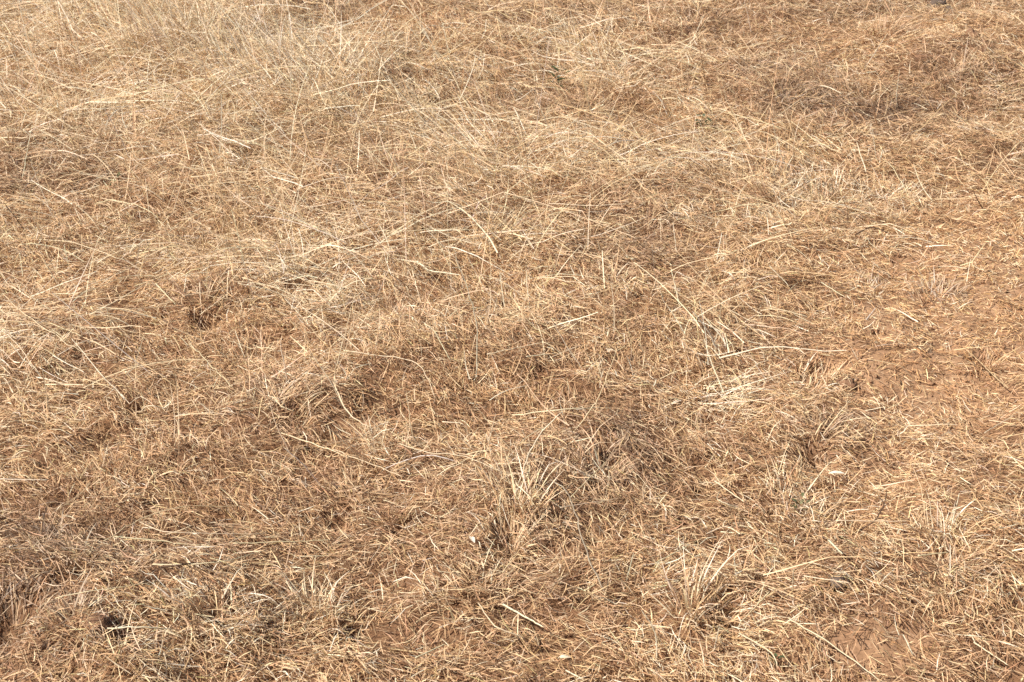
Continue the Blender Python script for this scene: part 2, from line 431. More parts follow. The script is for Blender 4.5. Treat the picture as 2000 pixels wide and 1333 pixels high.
# ------------------------------------------------------------------ single things: traced where they stand on the field
used_labels = set()
def tag(o, label, cat, group=None):
    n = len(label.split())
    assert 4 <= n <= 16 and label not in used_labels, label
    used_labels.add(label)
    o['label'] = label; o['category'] = cat
    if group: o['group'] = group
    return o

def g1(x, y): return float(ground_h(np.array([x]), np.array([y]))[0])

def on_ground(px, py, lift=0.0):
    z = 0.0
    for _ in range(6):
        x, y = flat_at(px, py, z)
        z = g1(float(x), float(y)) + lift
    return np.array([float(x), float(y), z])

def on_plane(px, py, yp):
    u, a, b = ray(px, py)
    t = yp / a
    return np.array([float(u * t), yp, float(CAM_H + b * t)])

def smooth_path(P, per=5):
    P = np.asarray(P, float)
    if len(P) == 2: P = np.stack([P[0], (P[0] * 2 + P[1]) / 3, (P[0] + P[1] * 2) / 3, P[1]])
    Q = np.concatenate(([2 * P[0] - P[1]], P, [2 * P[-1] - P[-2]]))
    out = []
    for k in range(1, len(Q) - 2):
        for s in np.arange(per) / per:
            a, b, c, d = Q[k - 1:k + 3]
            out.append(.5 * (2 * b + (c - a) * s + (2 * a - 5 * b + 4 * c - d) * s * s + (3 * b - a - 3 * c + d) * s ** 3))
    out.append(P[-1])
    return np.array(out)

def tube(path, width, flat=1.0, sides=5, taper=.45):
    """a tapering stem along PATH; FLAT < 1 squeezes it into a blade"""
    n = len(path)
    T = np.gradient(path, axis=0); T /= np.linalg.norm(T, axis=1, keepdims=True) + 1e-9
    A = np.cross(T, np.array([0.13, .21, .97])); A /= np.linalg.norm(A, axis=1, keepdims=True) + 1e-9
    B = np.cross(T, A)
    t = np.linspace(0, 1, n)
    r = width / 2 * (1 - (1 - taper) * t) * np.where(t > .93, np.maximum(.15, (1 - t) / .07), 1)
    ph = rng.random() * 6.28; ro = rng.random() * 3.14
    A, B = A * math.cos(ro) + B * math.sin(ro), B * math.cos(ro) - A * math.sin(ro)
    an = np.arange(sides) / sides * 2 * math.pi + ph
    co = path[:, None, :] + r[:, None, None] * (np.cos(an)[None, :, None] * A[:, None, :] + flat * np.sin(an)[None, :, None] * B[:, None, :])
    f, s = [], []
    for k in range(n - 1):
        for j in range(sides):
            f += [k * sides + j, (k + 1) * sides + j, (k + 1) * sides + (j + 1) % sides, k * sides + (j + 1) % sides]; s.append(4)
    f += list(range(sides)) + list(range((n - 1) * sides, n * sides))[::-1]; s += [sides, sides]
    return co.reshape(-1, 3), np.array(f), np.array(s), np.repeat(t, sides)

def stem_object(name, path, width, v, mat, flat=1.0, parent=None, colour=None, sides=5, taper=.45):
    path = np.asarray(path)
    m = len(path)
    ext = float(np.linalg.norm(path[-1] - path[0]))
    wob = rng.normal(0, .004 * ext, (m, 3)); wob[0] = wob[-1] = 0
    co, f, s, t = tube(path + wob, width, flat, sides, taper)
    base = tone(np.array([v]))[0] if colour is None else np.array(colour)
    c = base[None, :] * (1 + .10 * (t[:, None] - .4) + rng.normal(0, .03, (len(t), 1)))
    return link_mesh(name, co, f, s, mat, np.clip(c, 0, .93), parent, smooth=True)

def trace(mode, pts):
    pts = list(pts)
    if mode == 's':
        if pts[0][1] < pts[-1][1]: pts = pts[::-1]
        b = on_ground(*pts[0], .004)
        span = max(1.0, pts[0][1] - min(p[1] for p in pts))
        lean = rng.uniform(-.03, .06)
        return smooth_path([b] + [on_plane(px, py, b[1] + lean * (pts[0][1] - py) / span) for px, py in pts[1:]])
    k = len(pts)
    return smooth_path([on_ground(px, py, .042 + .014 * math.sin(math.pi * i / (k - 1))) for i, (px, py) in enumerate(pts)])

# standing stalks: label, width mm, tone, points of its line
STANDING = [
 ('long curved pale stalk standing alone just right of the very centre', 2.6, .98, [(881,478),(909,552),(930,629),(932,720),(926,745)]),
 ('thin straight stalk slanting right beside the long curved central stalk, on its left', 1.5, .85, [(710,500),(685,650),(650,748)]),
 ('short bowed stalk left of the thin right-slanting stalk near the centre', 1.6, .86, [(660,524),(678,629)]),
 ('kinked stalk leaning left between the bowed stalk and the long central stalk', 1.9, .86, [(696,590),(720,650),(734,710)]),
 ('straight short stalk leaning left below the long curved central stalk', 1.9, .86, [(846,643),(881,706)]),
 ('slender stalk leaning left across two parallel fallen straws right of centre', 2.0, .92, [(1077,627),(1108,678),(1143,731)]),
 ('long right-leaning stalk rising beside the white seed scrap right of centre', 1.8, .84, [(1210,668),(1175,762),(1154,800),(1115,853)]),
 ('fine upright brown stalk straight above the long right-leaning stalk', 1.4, .60, [(1178,555),(1182,675)]),
 ('fine stalk leaning left, right neighbour of the upright brown stalk', 1.4, .78, [(1217,601),(1241,702)]),
 ('tall pale stalk leaning left at the left end of the broad double blade', 2.0, .96, [(1311,524),(1329,608)]),
 ('stalk with a hooked foot that sweeps right along the ground below the centre', 2.0, .92, [(793,762),(807,853),(835,881)]),
 ('fine left-leaning stalk right of the stalk with the hooked foot', 1.4, .84, [(905,804),(923,888)]),
 ('stalk leaning slightly right above the big central tuft', 1.7, .9, [(968,807),(947,898)]),
 ('curved pale blade rising to the right out of the big central tuft', 2.8, .97, [(1098,804),(1052,853),(1028,900),(1012,950)]),
 ('second curved blade rising right from the big central tuft, outer one', 2.2, .9, [(1110,890),(1075,925),(1062,945)]),
 ('short upright pale stalk at the left edge under the seed scrap pair', 1.8, .92, [(38,492),(45,541)]),
 ('left-leaning stalk above the fallen arch at the left edge', 2.0, .93, [(84,506),(119,566)]),
 ('left-leaning short pale stalk below the fallen arch on the left', 2.2, .93, [(206,597),(224,657)]),
 ('tall bowed stalk upright above the dark hollow left of centre', 1.9, .93, [(551,657),(549,678),(563,755)]),
 ('left-leaning pale stalk right of the tall bowed stalk, left of centre', 1.8, .92, [(609,692),(651,755),(679,811)]),
 ('thin stalk slanting right and crossing the left-leaning stalks left of centre', 1.4, .82, [(696,566),(651,744)]),
 ('steep left-leaning straw standing above the fan of pale straws left of centre', 2.2, .95, [(556,583),(605,636)]),
 ('short left-leaning stalk beside the small brown tuft left of centre', 1.8, .93, [(458,643),(483,713)]),
 ('long left-leaning stalk crossing the dark hollow left of centre', 1.8, .90, [(525,783),(546,846),(574,898)]),
 ('tall pale stalk leaning right by the left edge, upper quarter', 2.3, 1.0, [(63,241),(42,360)]),
 ('short right-leaning pale stalk in the flattened grass at upper left', 2.0, .96, [(200,163),(180,210)]),
 ('pale stalk leaning left over the tall bright drift near the top', 2.4, .95, [(305,7),(343,66)]),
 ('tallest pale upright stalk at the top edge, left of the middle', 2.0, .94, [(560,0),(569,115),(567,224)]),
 ('tall upright grey-brown stalk beside the bright drift at the top', 2.2, .50, [(627,102),(627,196)]),
 ('slim stalk leaning right above the grey-brown upright stalk', 1.8, .86, [(675,49),(665,98)]),
 ('bowed left-leaning pale stalk at the left edge above the dark twig', 2.0, .92, [(60,315),(80,368),(112,444)]),
 ('right-leaning pale stalk under the end of the fallen arch, upper left', 1.9, .9, [(354,360),(336,424)]),
 ('long left-leaning stalk right of the fallen arch, upper left', 1.9, .93, [(452,340),(483,434)]),
 ('long pale stalk slanting right into the pale fan of straws', 2.0, .95, [(616,350),(585,392),(560,430)]),
 ('bowed pale stalk at the very left edge beside the flattened white tuft', 2.2, .94, [(4,66),(28,101),(49,178)]),
 ('fine curving stalk right of the flattened white tuft at upper left', 2.0, .93, [(70,77),(133,136)]),
 ('grey scruffy stalk leaning left over the upper middle', 2.3, .88, [(783,161),(804,206),(839,259)]),
 ('tall left-leaning pale stalk at the top, middle one of three', 2.0, .92, [(842,59),(849,115),(863,175)]),
 ('tall left-leaning pale stalk at the top, left one of three', 1.9, .9, [(723,35),(734,157)]),
 ('right-leaning pale stalk above the bright fallen band in the upper middle', 2.1, .95, [(981,248),(963,308)]),
 ('kinked pale stalk left of the right-leaning one at the fallen band', 1.9, .9, [(926,217),(930,259),(965,297)]),
 ('right-leaning pale stalk at the top, middle of the frame', 1.9, .9, [(947,84),(930,129)]),
 ('bent pale stalk leaning far right above the dark brown tuft near the green weed', 1.9, .93, [(1241,70),(1224,119),(1175,164)]),
 ('short left-leaning stalk right of the far-right-leaning bent stalk', 1.8, .9, [(1283,45),(1304,94)]),
 ('left-leaning stalk at the top edge above the bleached blades', 1.9, .94, [(1112,14),(1126,73)]),
 ('broad bleached blade above the green weed, left one of the pair', 4.5, 1.0, [(1150,91),(1168,147)]),
 ('broad bleached blade above the green weed, right one of the pair', 4.0, 1.0, [(1168,95),(1178,150)]),
 ('right-leaning fine stalk between the green weed and the small green sprig', 1.7, .88, [(1297,185),(1283,245)]),
 ('right-leaning pale stalk under the fallen band right of the middle', 2.2, .96, [(1168,329),(1154,374)]),
 ('tall left-leaning pale stalk at the top edge of the right half', 2.4, .96, [(1454,0),(1468,66)]),
 ('long straight pale straw leaning right, boldest at the upper right', 2.8, 1.0, [(1734,65),(1685,140)]),
 ('pale stalk leaning right below the boldest straw at the upper right', 2.3, .95, [(1758,133),(1751,185),(1753,215)]),
 ('thin left-leaning stalk midway along the upper right', 1.8, .92, [(1552,94),(1554,133)]),
 ('long left-leaning pale stalk above the spiky pale patch on the right', 2.6, .98, [(1506,231),(1524,297),(1545,350)]),
 ('far-right-leaning stalk crossing above the long left-leaning one', 1.8, .9, [(1566,192),(1492,248)]),
 ('pale upright stalk behind the spiky pale patch, right of it', 2.4, .97, [(1702,241),(1713,322)]),
 ('bent stalk with a white tip above the spiky pale patch', 2.6, .99, [(1724,292),(1715,330)]),
 ('short left-leaning pale stalk by the dark clod at the upper right', 2.4, .98, [(1858,14),(1867,44)]),
 ('slim stalk leaning right, nearest the upper right corner', 1.8, .93, [(1916,12),(1898,48)]),
 ('pale stalk in front of the low red mound at the upper right', 2.4, .98, [(1890,75),(1881,132)]),
 ('left-leaning pale stalk at the left border of the spiky pale patch', 2.2, .96, [(1314,433),(1323,506)]),
 ('broad white blade standing in the middle of the field, right half', 3.4, 1.0, [(1410,454),(1398,520)]),
 ('broad white blade right of the broad white one in the middle right', 2.6, .98, [(1454,506),(1450,552)]),
 ('left-leaning stalk over the broad double blade', 2.0, .93, [(1314,538),(1331,608)]),
 ('right-leaning fine stalk over the broad double blade', 1.7, .9, [(1384,538),(1352,604)]),
 ('left blade of the broad pale double blade right of centre', 3.8, 1.0, [(1352,608),(1380,643),(1405,690)]),
 ('right blade of the broad pale double blade right of centre', 3.6, .99, [(1377,622),(1408,657),(1424,684)]),
 ('short right-leaning bleached blade at the edge of the bare orange soil', 3.0, 1.0, [(1711,601),(1692,625)]),
 ('upright tan sprig beside the bare orange soil', 2.2, .82, [(1746,606),(1751,656)]),
 ('thin brown stalk leaning right at the left, above the lowest third', 1.6, .42, [(252,873),(214,960)]),
 ('long left-leaning stalk beside the big tuft, lower left of centre', 2.6, .96, [(553,873),(595,911),(637,960)]),
 ('very long S-shaped stalk leaning left across the lower right centre', 2.3, .97, [(1074,936),(1108,960),(1126,1013),(1150,1093),(1189,1174)]),
 ('broad blade bent over the dark hollow at the right of the big tuft', 3.4, .97, [(1168,901),(1185,932),(1189,953)]),
 ('right-leaning pale stalk right of the very long S-shaped stalk', 2.0, .97, [(1238,1080),(1220,1150)]),
 ('short left-leaning stalk right of the right-leaning pale stalk, lower centre', 2.0, .95, [(1245,1139),(1263,1178)]),
 ('drooping pale stalk at the bottom, right of the middle', 2.2, .97, [(1252,1191),(1280,1237),(1283,1300)]),
 ('pale right-leaning stalk left of the low straw crest on the right', 2.6, .97, [(1405,873),(1377,915)]),
 ('pair-less thin stalk leaning right at the right edge, lower third', 2.0, .95, [(1874,964),(1853,1048)]),
 ('white upright stalk beside the straw-roofed hole on the right', 2.0, 1.0, [(1856,1062),(1856,1132)]),
 ('small upright pale stalk left of the black clod', 2.0, .97, [(1550,1111),(1548,1160)]),
 ('left-leaning pale stalk below the black clod', 2.2, .96, [(1590,1202),(1601,1244)]),
 ('broad upright blade above the stiff yellowish tuft at lower right', 3.2, .99, [(1433,1080),(1440,1140)]),
 ('upright dead stalk in the lower left near the hollow tuft', 1.6, .82, [(290,1160),(290,1195)]),
 ('right-leaning bleached blade left of the stiff yellowish tuft', 3.0, .98, [(1405,1225),(1395,1270)]),
]
# fallen straws: label, width mm, tone, points
FALLEN = [
 ('upper of two parallel straws lying just right of the long central stalk', 2.6, .97, [(951,692),(1060,669)]),
 ('lower of two parallel straws lying just right of the long central stalk', 2.8, 1.0, [(1028,697),(1088,690)]),
 ('long arched straw ending in a point left of the centre', 2.2, .93, [(671,685),(790,702),(828,723),(850,780)]),
 ('straw kinked in the middle, lying left below the centre', 3.0, .97, [(650,744),(681,807),(730,839)]),
 ('level straw bridging the ground above the big central tuft', 2.3, .97, [(1000,811),(1105,800),(1210,795)]),
 ('bowed straw lying near the left edge above the fallen arch', 2.2, .95, [(77,468),(147,475),(245,510)]),
 ('long low fallen arch of straw at the left, a third down', 2.2, .95, [(94,576),(168,571),(245,541),(322,541)]),
 ('long straight straw running down from the left edge under the arch', 2.0, .93, [(4,573),(63,625),(133,671),(189,699)]),
 ('thick bleached straw bending down at the left edge', 4.4, 1.0, [(0,643),(31,671),(80,734)]),
 ('short yellow straw above the thick bleached straw at the left', 3.0, .9, [(98,631),(161,657)]),
 ('arched straw over the left dark hollow', 2.4, .9, [(248,751),(297,723),(371,720)]),
 ('long straight straw slanting down left of the centre', 2.0, .94, [(374,674),(455,758)]),
 ('straw slanting down to the bottom right of the arching tuft', 2.2, .95, [(549,846),(640,877),(686,898)]),
 ('pale straw lying along the rim of the left dark hollow', 3.4, .98, [(269,783),(290,793),(329,800)]),
 ('straw slanting down beside the brown tuft on the left', 2.2, .96, [(304,554),(343,590)]),
 ('bright straw slanting down in the pale fan left of centre', 2.6, .99, [(630,471),(696,506)]),
 ('level straw under the pale fan left of centre', 2.4, .96, [(549,526),(651,524)]),
 ('short level straw left of the pale fan', 2.2, .95, [(385,569),(451,562)]),
 ('broad arching straw in the upper left quarter', 2.4, .95, [(185,399),(228,392),(287,410),(325,444)]),
 ('straw lying level above the broad arching straw, upper left', 2.0, .95, [(154,340),(266,350)]),
 ('pale straw slanting gently from the left edge, upper third', 2.4, .96, [(70,245),(189,271)]),
 ('level bright straw at the upper left, two thirds across the quarter', 2.6, .99, [(266,241),(332,241)]),
 ('short straw pointing up right under the top edge', 2.0, .94, [(870,143),(923,119)]),
 ('long straw in the bright fallen band, upper edge, right of the middle', 2.6, .98, [(1168,315),(1273,322)]),
 ('long straw in the bright fallen band, lower edge, right of the middle', 2.6, .98, [(1175,332),(1273,318)]),
 ('yellow straw pointing up right below the bright fallen band', 2.6, .93, [(1000,395),(1049,357)]),
 ('straw pointing up right beneath the small green sprig', 2.4, .96, [(1217,381),(1241,350)]),
 ('low arching straw right of the small green sprig', 2.2, .95, [(1440,280),(1450,266),(1496,252),(1545,290)]),
 ('wide arching straw left of the spiky pale patch', 2.4, .95, [(1321,430),(1405,406),(1468,399),(1510,409),(1538,451)]),
 ('straw slanting down at the right edge, upper third', 2.0, .92, [(1902,238),(1986,280)]),
 ('short white stick of straw at the upper right', 5.0, 1.05, [(1632,130),(1648,130)]),
 ('white stub of straw below the boldest leaning straw', 5.5, 1.08, [(1693,142),(1711,140)]),
 ('bent white straw lying before the grey matted patch', 4.0, 1.05, [(1601,168),(1620,171),(1646,185)]),
 ('level straw below the spiky pale patch', 2.4, .95, [(1730,460),(1785,461)]),
 ('broad white straw slanting down, right of the middle', 4.6, 1.02, [(1503,520),(1541,559)]),
 ('straw slanting down right of the broad white straw', 3.2, .97, [(1604,552),(1650,580)]),
 ('straw above the bare ground pointing down right', 2.8, .97, [(1552,615),(1587,632)]),
 ('straw pointing up right at the right edge, two thirds down', 2.2, .95, [(1923,846),(1982,811)]),
 ('thick pale straw lying level at the left edge', 3.6, 1.02, [(0,936),(95,938)]),
 ('long straw sloping up right in the lower left', 3.0, .96, [(108,1169),(210,1150),(315,1136)]),
 ('very long arching straw in the lower left', 2.0, .86, [(203,1057),(273,1016),(350,992),(490,988)]),
 ('long level straw under the very long arching one', 2.2, .93, [(273,1020),(343,1041),(525,1041)]),
 ('level straw with a right end turned up, lower left', 2.2, .94, [(298,1097),(427,1099),(525,1072)]),
 ('fine level straw just above the one with the upturned end', 1.8, .93, [(224,1058),(420,1069)]),
 ('level straw in the lower left, right end nearest the bottom middle', 2.0, .92, [(455,1062),(651,1055)]),
 ('bold pale straw lying level near the lower left corner', 4.2, 1.03, [(210,1225),(280,1226),(346,1230)]),
 ('long straw sloping down towards the big central tuft from the left', 2.2, .94, [(650,878),(790,932)]),
 ('long bowed straw reaching the big central tuft from the left', 2.6, .97, [(780,866),(839,884),(909,892),(993,929)]),
 ('straw pointing up right to the bent broad blade', 2.2, .96, [(1115,971),(1185,901)]),
 ('level straw right of the big central tuft', 2.6, .95, [(1094,992),(1210,973)]),
 ('bold straw slanting down in the middle of the bottom', 4.0, 1.0, [(982,1181),(1063,1226)]),
 ('thin straw slanting down left of the bold bottom straw', 2.2, .97, [(934,1178),(968,1223),(1028,1247)]),
 ('straw pointing up right at the bottom, left of the middle', 2.8, .99, [(811,1286),(870,1258)]),
 ('fine straw pointing up right, lower right of centre', 2.0, .95, [(1280,1100),(1346,1065)]),
 ('thick straw slanting down at the bottom edge', 4.2, 1.02, [(1105,1310),(1140,1328)]),
 ('bleached straw sloping down to the low crest on the right', 3.2, .99, [(1395,940),(1454,981)]),
 ('kinked white straw left of the dark curved twig', 3.2, .99, [(1405,962),(1401,975),(1420,985),(1440,992)]),
 ('thin level straw crossed by the dark curved twig', 2.0, .96, [(1632,1018),(1776,1018)]),
 ('broad pale straw below the dark curved twig', 4.8, 1.0, [(1618,1055),(1646,1083)]),
 ('bold straw roofing the small black hole on the right', 4.2, 1.0, [(1793,1086),(1853,1079)]),
 ('pale straw lying right over the black clod', 3.0, 1.0, [(1570,1125),(1660,1139)]),
 ('long straw running down to the bottom edge on the right', 2.4, .97, [(1545,1212),(1608,1247),(1685,1303),(1720,1332)]),
 ('bowed straw left of the long one running to the bottom edge', 2.4, .96, [(1443,1237),(1506,1275),(1520,1307)]),
 ('straw pointing up right out of the stiff yellowish tuft', 2.8, .95, [(1503,1156),(1444,1219)]),
 ('straw slanting down at the right bottom corner', 2.4, .94, [(1902,1255),(1970,1300)]),
 ('straw pointing up right at the lower right edge', 2.2, .93, [(1930,1125),(1965,1094)]),
 ('broad white straw in the pale flattened tuft, right half', 3.6, 1.02, [(1385,752),(1440,800)]),
]
for lab, w, v, pts in STANDING:
    o = stem_object('grass_stalk', trace('s', pts), (w * .0010 + .0012), v + .08, M_STRAW, .75 if w > 2.5 else .9)
    tag(o, lab, 'grass stalk', 'single dry stalks standing up from the grass')
for lab, w, v, pts in FALLEN:
    o = stem_object('fallen_straw', trace('l', pts), (w * .0009 + .0006), v, M_STRAW, .5 if w > 2.5 else .9, taper=.6)
    tag(o, lab, 'straw', 'single straws lying on the matted grass')

# dark twigs
TWIGS = [
 ('dark curved brown twig with side shoots on the lower right litter', 's', 3.4, [(1732,953),(1727,985),(1702,1023),(1650,1050),(1622,1053)], [((1720,995),(1745,975)), ((1706,1016),(1728,1010)), ((1727,985),(1712,962))]),
 ('black twig leaning at the left edge, a third down', 's', 3.4, [(7,395),(35,432),(56,462)], [((30,428),(24,412))]),
 ('brown twig lying left below the centre', 'l', 2.8, [(737,813),(770,797),(804,779)], []),
 ('dark stick under a straw in the lower left', 'l', 4.0, [(315,1111),(352,1104),(385,1098)], []),
 ('dark stick lying level below the spiky pale patch', 'l', 4.2, [(1671,459),(1700,455),(1737,456)], []),
 ('small dark twig right of the spiky pale patch', 's', 3.6, [(1900,372),(1912,396),(1923,415)], []),
 ('dark bare seedling stem standing before the grey patch, taller one', 's', 3.6, [(1751,186),(1753,202),(1760,222)], [((1754,206),(1762,196))]),
 ('dark bare seedling stem standing before the grey patch, left one', 's', 3.2, [(1722,188),(1727,205),(1735,228)], []),
 ('dark forked sprig at the edge of the bare orange soil', 's', 3.0, [(1836,548),(1842,552),(1838,565)], [((1840,556),(1828,546)), ((1840,558),(1858,550))]),
 ('fine dark twig running into the straw-roofed hole', 'l', 2.4, [(1760,1133),(1812,1120),(1850,1100)], []),
]
for lab, md, w, pts, subs in TWIGS:
    P = trace(md, pts)
    r = bpy.data.objects.new('twig', None); C.objects.link(r); r.location = P[0]
    stem_object('stem', P - P[0], w * .001, 0, M_TWIG, .9, r, (.10, .058, .038), 6, .5)
    for a, b in subs:
        k = int(np.argmin([abs(np.linalg.norm(on_plane(a[0], a[1], q[1])[[0, 2]] - q[[0, 2]])) for q in P]))
        e = on_plane(b[0], b[1], P[k][1] + .01)
        stem_object('side_shoot', smooth_path([P[k] - P[0], e - P[0]]), w * .0006, 0, M_TWIG, .9, r, (.13, .075, .05), 5, .4)
    tag(r, lab, 'twig', 'dark twigs in the grass')

# tufts: label, x px, y px, foot radius, blade length, blades, tone, greyness, spread deg, lean compass deg (None: all round), lean amount
TUFTS = [
 ('big arching tan tuft with a black hollow under its front, lower centre', 995, 1040, .050, .105, 330, .72, .15, 62, None, 0),
 ('pale spray of blades standing behind the big hollow tuft', 1010, 985, .055, .12, 240, .80, .1, 38, -20, .2),
 ('dark drooping tuft like a thatch roof on the right', 1595, 892, .055, .10, 330, .56, .45, 70, None, 0),
 ('brown tuft with dark shade at its right, right of the big central tuft', 1175, 905, .045, .10, 220, .60, .3, 58, 60, .25),
 ('dark brown round tuft left of centre, a little above the middle', 400, 590, .055, .11, 300, .50, .35, 60, None, 0),
 ('small brown tuft left of the fallen arch hollow', 262, 785, .045, .09, 220, .55, .25, 60, None, 0),
 ('arching straw-coloured tuft beside a dark hollow, left of the centre', 560, 800, .055, .15, 260, .72, .15, 58, 70, .3),
 ('grey-green stub tuft near the lower left edge', 82, 1082, .034, .075, 150, .62, .75, 32, -90, .2),
 ('tan clump of stubble right of the grey-green stub tuft', 152, 1100, .038, .07, 170, .66, .3, 40, None, 0),
 ('bleached grey tuft with curled blades, lower left of the middle', 415, 1185, .055, .10, 220, .86, .45, 55, None, 0),
 ('curly pale tuft right of the bleached grey one', 462, 1215, .045, .08, 150, .84, .3, 60, 90, .2),
 ('little tuft beside the blackest hole near the lower left corner', 232, 1282, .032, .075, 170, .58, .55, 40, -40, .2),
 ('grey clump with a white wisp near the lower left corner', 145, 1215, .050, .085, 240, .52, .65, 60, None, 0),
 ('ragged grey tuft at the lower left edge', 25, 1235, .06, .09, 250, .48, .5, 62, None, 0),
 ('pale upright tuft at the bottom, left of the middle', 622, 1205, .055, .10, 200, .84, .2, 45, None, 0),
 ('stiff yellowish tuft with forking upright blades, lower right', 1352, 1190, .040, .125, 140, .88, .1, 34, None, 0),
 ('dark matted tuft right of the stiff yellowish tuft', 1408, 1188, .04, .08, 190, .52, .2, 60, 80, .2),
 ('brown tuft over a small dark hole at the bottom middle', 1125, 1145, .04, .08, 190, .62, .15, 60, None, 0),
 ('green-tinged tan tuft at the bottom middle', 940, 1160, .05, .09, 220, .70, .25, 48, None, 0),
 ('tan tuft of fine blades with a dark heart, right part of the lower middle', 765, 1020, .036, .075, 180, .55, .35, 50, None, 0),
 ('dark tangled tuft right of the straw-roofed hole', 1868, 1112, .045, .09, 200, .58, .3, 55, 110, .3),
 ('bent pale tuft at the right edge, above the straw-roofed hole', 1835, 1050, .04, .13, 90, .88, .1, 34, -10, .1),
 ('dense spiky patch of bleached blades on the right, upper third', 1605, 385, .14, .14, 380, .92, .2, 45, 20, .2),
 ('second spiky bleached patch left of the densest one on the right', 1480, 365, .12, .12, 260, .88, .15, 48, -30, .2),
 ('pale bent tuft right of the spiky bleached patch', 1720, 390, .10, .10, 190, .86, .2, 58, 70, .3),
 ('round dark tuft on the bare soil right of the middle', 1702, 490, .055, .075, 220, .48, .25, 55, None, 0),
 ('grey stubble tuft on the edge of the bare orange soil', 1690, 570, .06, .07, 200, .66, .65, 38, -60, .2),
 ('second grey stubble tuft at the far edge of the bare orange soil', 1835, 585, .07, .075, 220, .64, .7, 38, -60, .2),
 ('low brown tuft lying on the bare orange soil at the right', 1925, 705, .045, .06, 170, .58, .15, 66, None, 0),
 ('small brown sprout on the bare orange soil', 1905, 535, .035, .06, 90, .60, .2, 40, None, 0),
 ('flattened white tuft at the upper left edge', 45, 70, .16, .22, 260, .98, .35, 78, 95, .9),
 ('tall bright drift of upright grass at the top, left part', 370, 95, .22, .26, 420, .93, .2, 36, -70, .35),
 ('tall bright drift of leaning grass at the top, right part', 560, 170, .24, .26, 460, .95, .15, 42, -65, .45),
 ('bright tuft lying over in the drift, its lower end', 630, 150, .18, .24, 260, .97, .2, 46, -60, .5),
 ('bleached fork of broad blades near the left edge, upper fifth', 77, 222, .02, .11, 16, 1.03, .4, 34, None, 0),
 ('combed bundle of pale straw lying over in the upper middle', 930, 300, .09, .26, 170, .94, .05, 76, -62, .95),
 ('combed bundle of yellow straw lying over above the centre', 960, 470, .05, .26, 110, .84, .0, 74, 48, 1.0),
 ('pale fan of straws spreading left of the centre', 575, 500, .07, .18, 130, .93, .1, 60, -40, .4),
 ('long-bladed brown tuft under the green weed', 1130, 225, .08, .12, 200, .66, .2, 45, None, 0),
 ('dark tuft right of the green weed', 1225, 190, .09, .12, 260, .50, .3, 60, None, 0),
 ('dark grey-brown tuft in the matted patch, left of the seedling stems', 1520, 185, .13, .10, 330, .52, .35, 60, None, 0),
 ('dark grey-brown tuft in the matted patch, right by the seedling stems', 1680, 198, .13, .10, 330, .52, .35, 55, None, 0),
 ('dark heap of dead grass at the upper right edge', 1880, 148, .15, .09, 330, .50, .5, 66, None, 0),
 ('dark brown tuft behind the boldest leaning straw at upper right', 1722, 68, .10, .12, 260, .48, .3, 60, None, 0),
 ('dark brown tuft under the top edge, right of the middle', 1352, 48, .13, .12, 280, .48, .3, 62, None, 0),
 ('upright tan tuft at the top, right of the middle', 1140, 110, .10, .20, 150, .86, .1, 34, -30, .2),
 ('brown tuft at the top, left of the middle', 450, 52, .13, .16, 280, .58, .25, 50, None, 0),
 ('brown tuft at the left edge, a quarter down', 30, 285, .09, .10, 260, .50, .2, 62, None, 0),
 ('dark brown tuft near the left edge above the broad arching straw', 110, 322, .08, .10, 230, .52, .3, 60, None, 0),
 ('olive-brown tuft above the broad arching straw, upper left', 235, 362, .08, .10, 240, .54, .4, 55, None, 0),
 ('brown fine tuft in the middle above the centre', 840, 430, .08, .11, 300, .54, .35, 55, None, 0),
 ('brown tuft of fine stems right above the centre', 775, 330, .09, .14, 260, .58, .25, 40, -60, .2),
 ('dark tuft below the wide arching straw', 1400, 432, .07, .09, 240, .50, .3, 62, None, 0),
 ('dark tuft right of the centre under the arching straw end', 1252, 462, .07, .09, 220, .52, .3, 62, None, 0),
 ('tangled tuft at the left edge under the thick bleached straw', 48, 705, .06, .12, 240, .70, .2, 60, 70, .4),
 ('slim upright tuft by the fine brown stalk right of centre', 1190, 560, .045, .10, 150, .60, .25, 40, None, 0),
 ('pale flattened tuft combed to the lower right, right half', 1400, 770, .07, .13, 190, .95, .2, 74, 128, .9),
 ('low straw crest with a dark line under its right side', 1600, 735, .06, .075, 210, .74, .1, 74, 60, .3),
 ('dense tan tuft leaning left, left below the centre', 745, 905, .05, .12, 190, .78, .15, 45, -60, .3),
 ('fine stubble tuft left below the centre', 690, 960, .05, .09, 190, .66, .2, 40, None, 0),
 ('pale straw tuft right of the kinked white straw', 1530, 985, .05, .09, 170, .84, .3, 50, None, 0),
 ('grey-tinged tuft at the foot of the dark curved twig', 1590, 1010, .05, .08, 180, .66, .6, 50, None, 0),
]
PALE_UP = {}
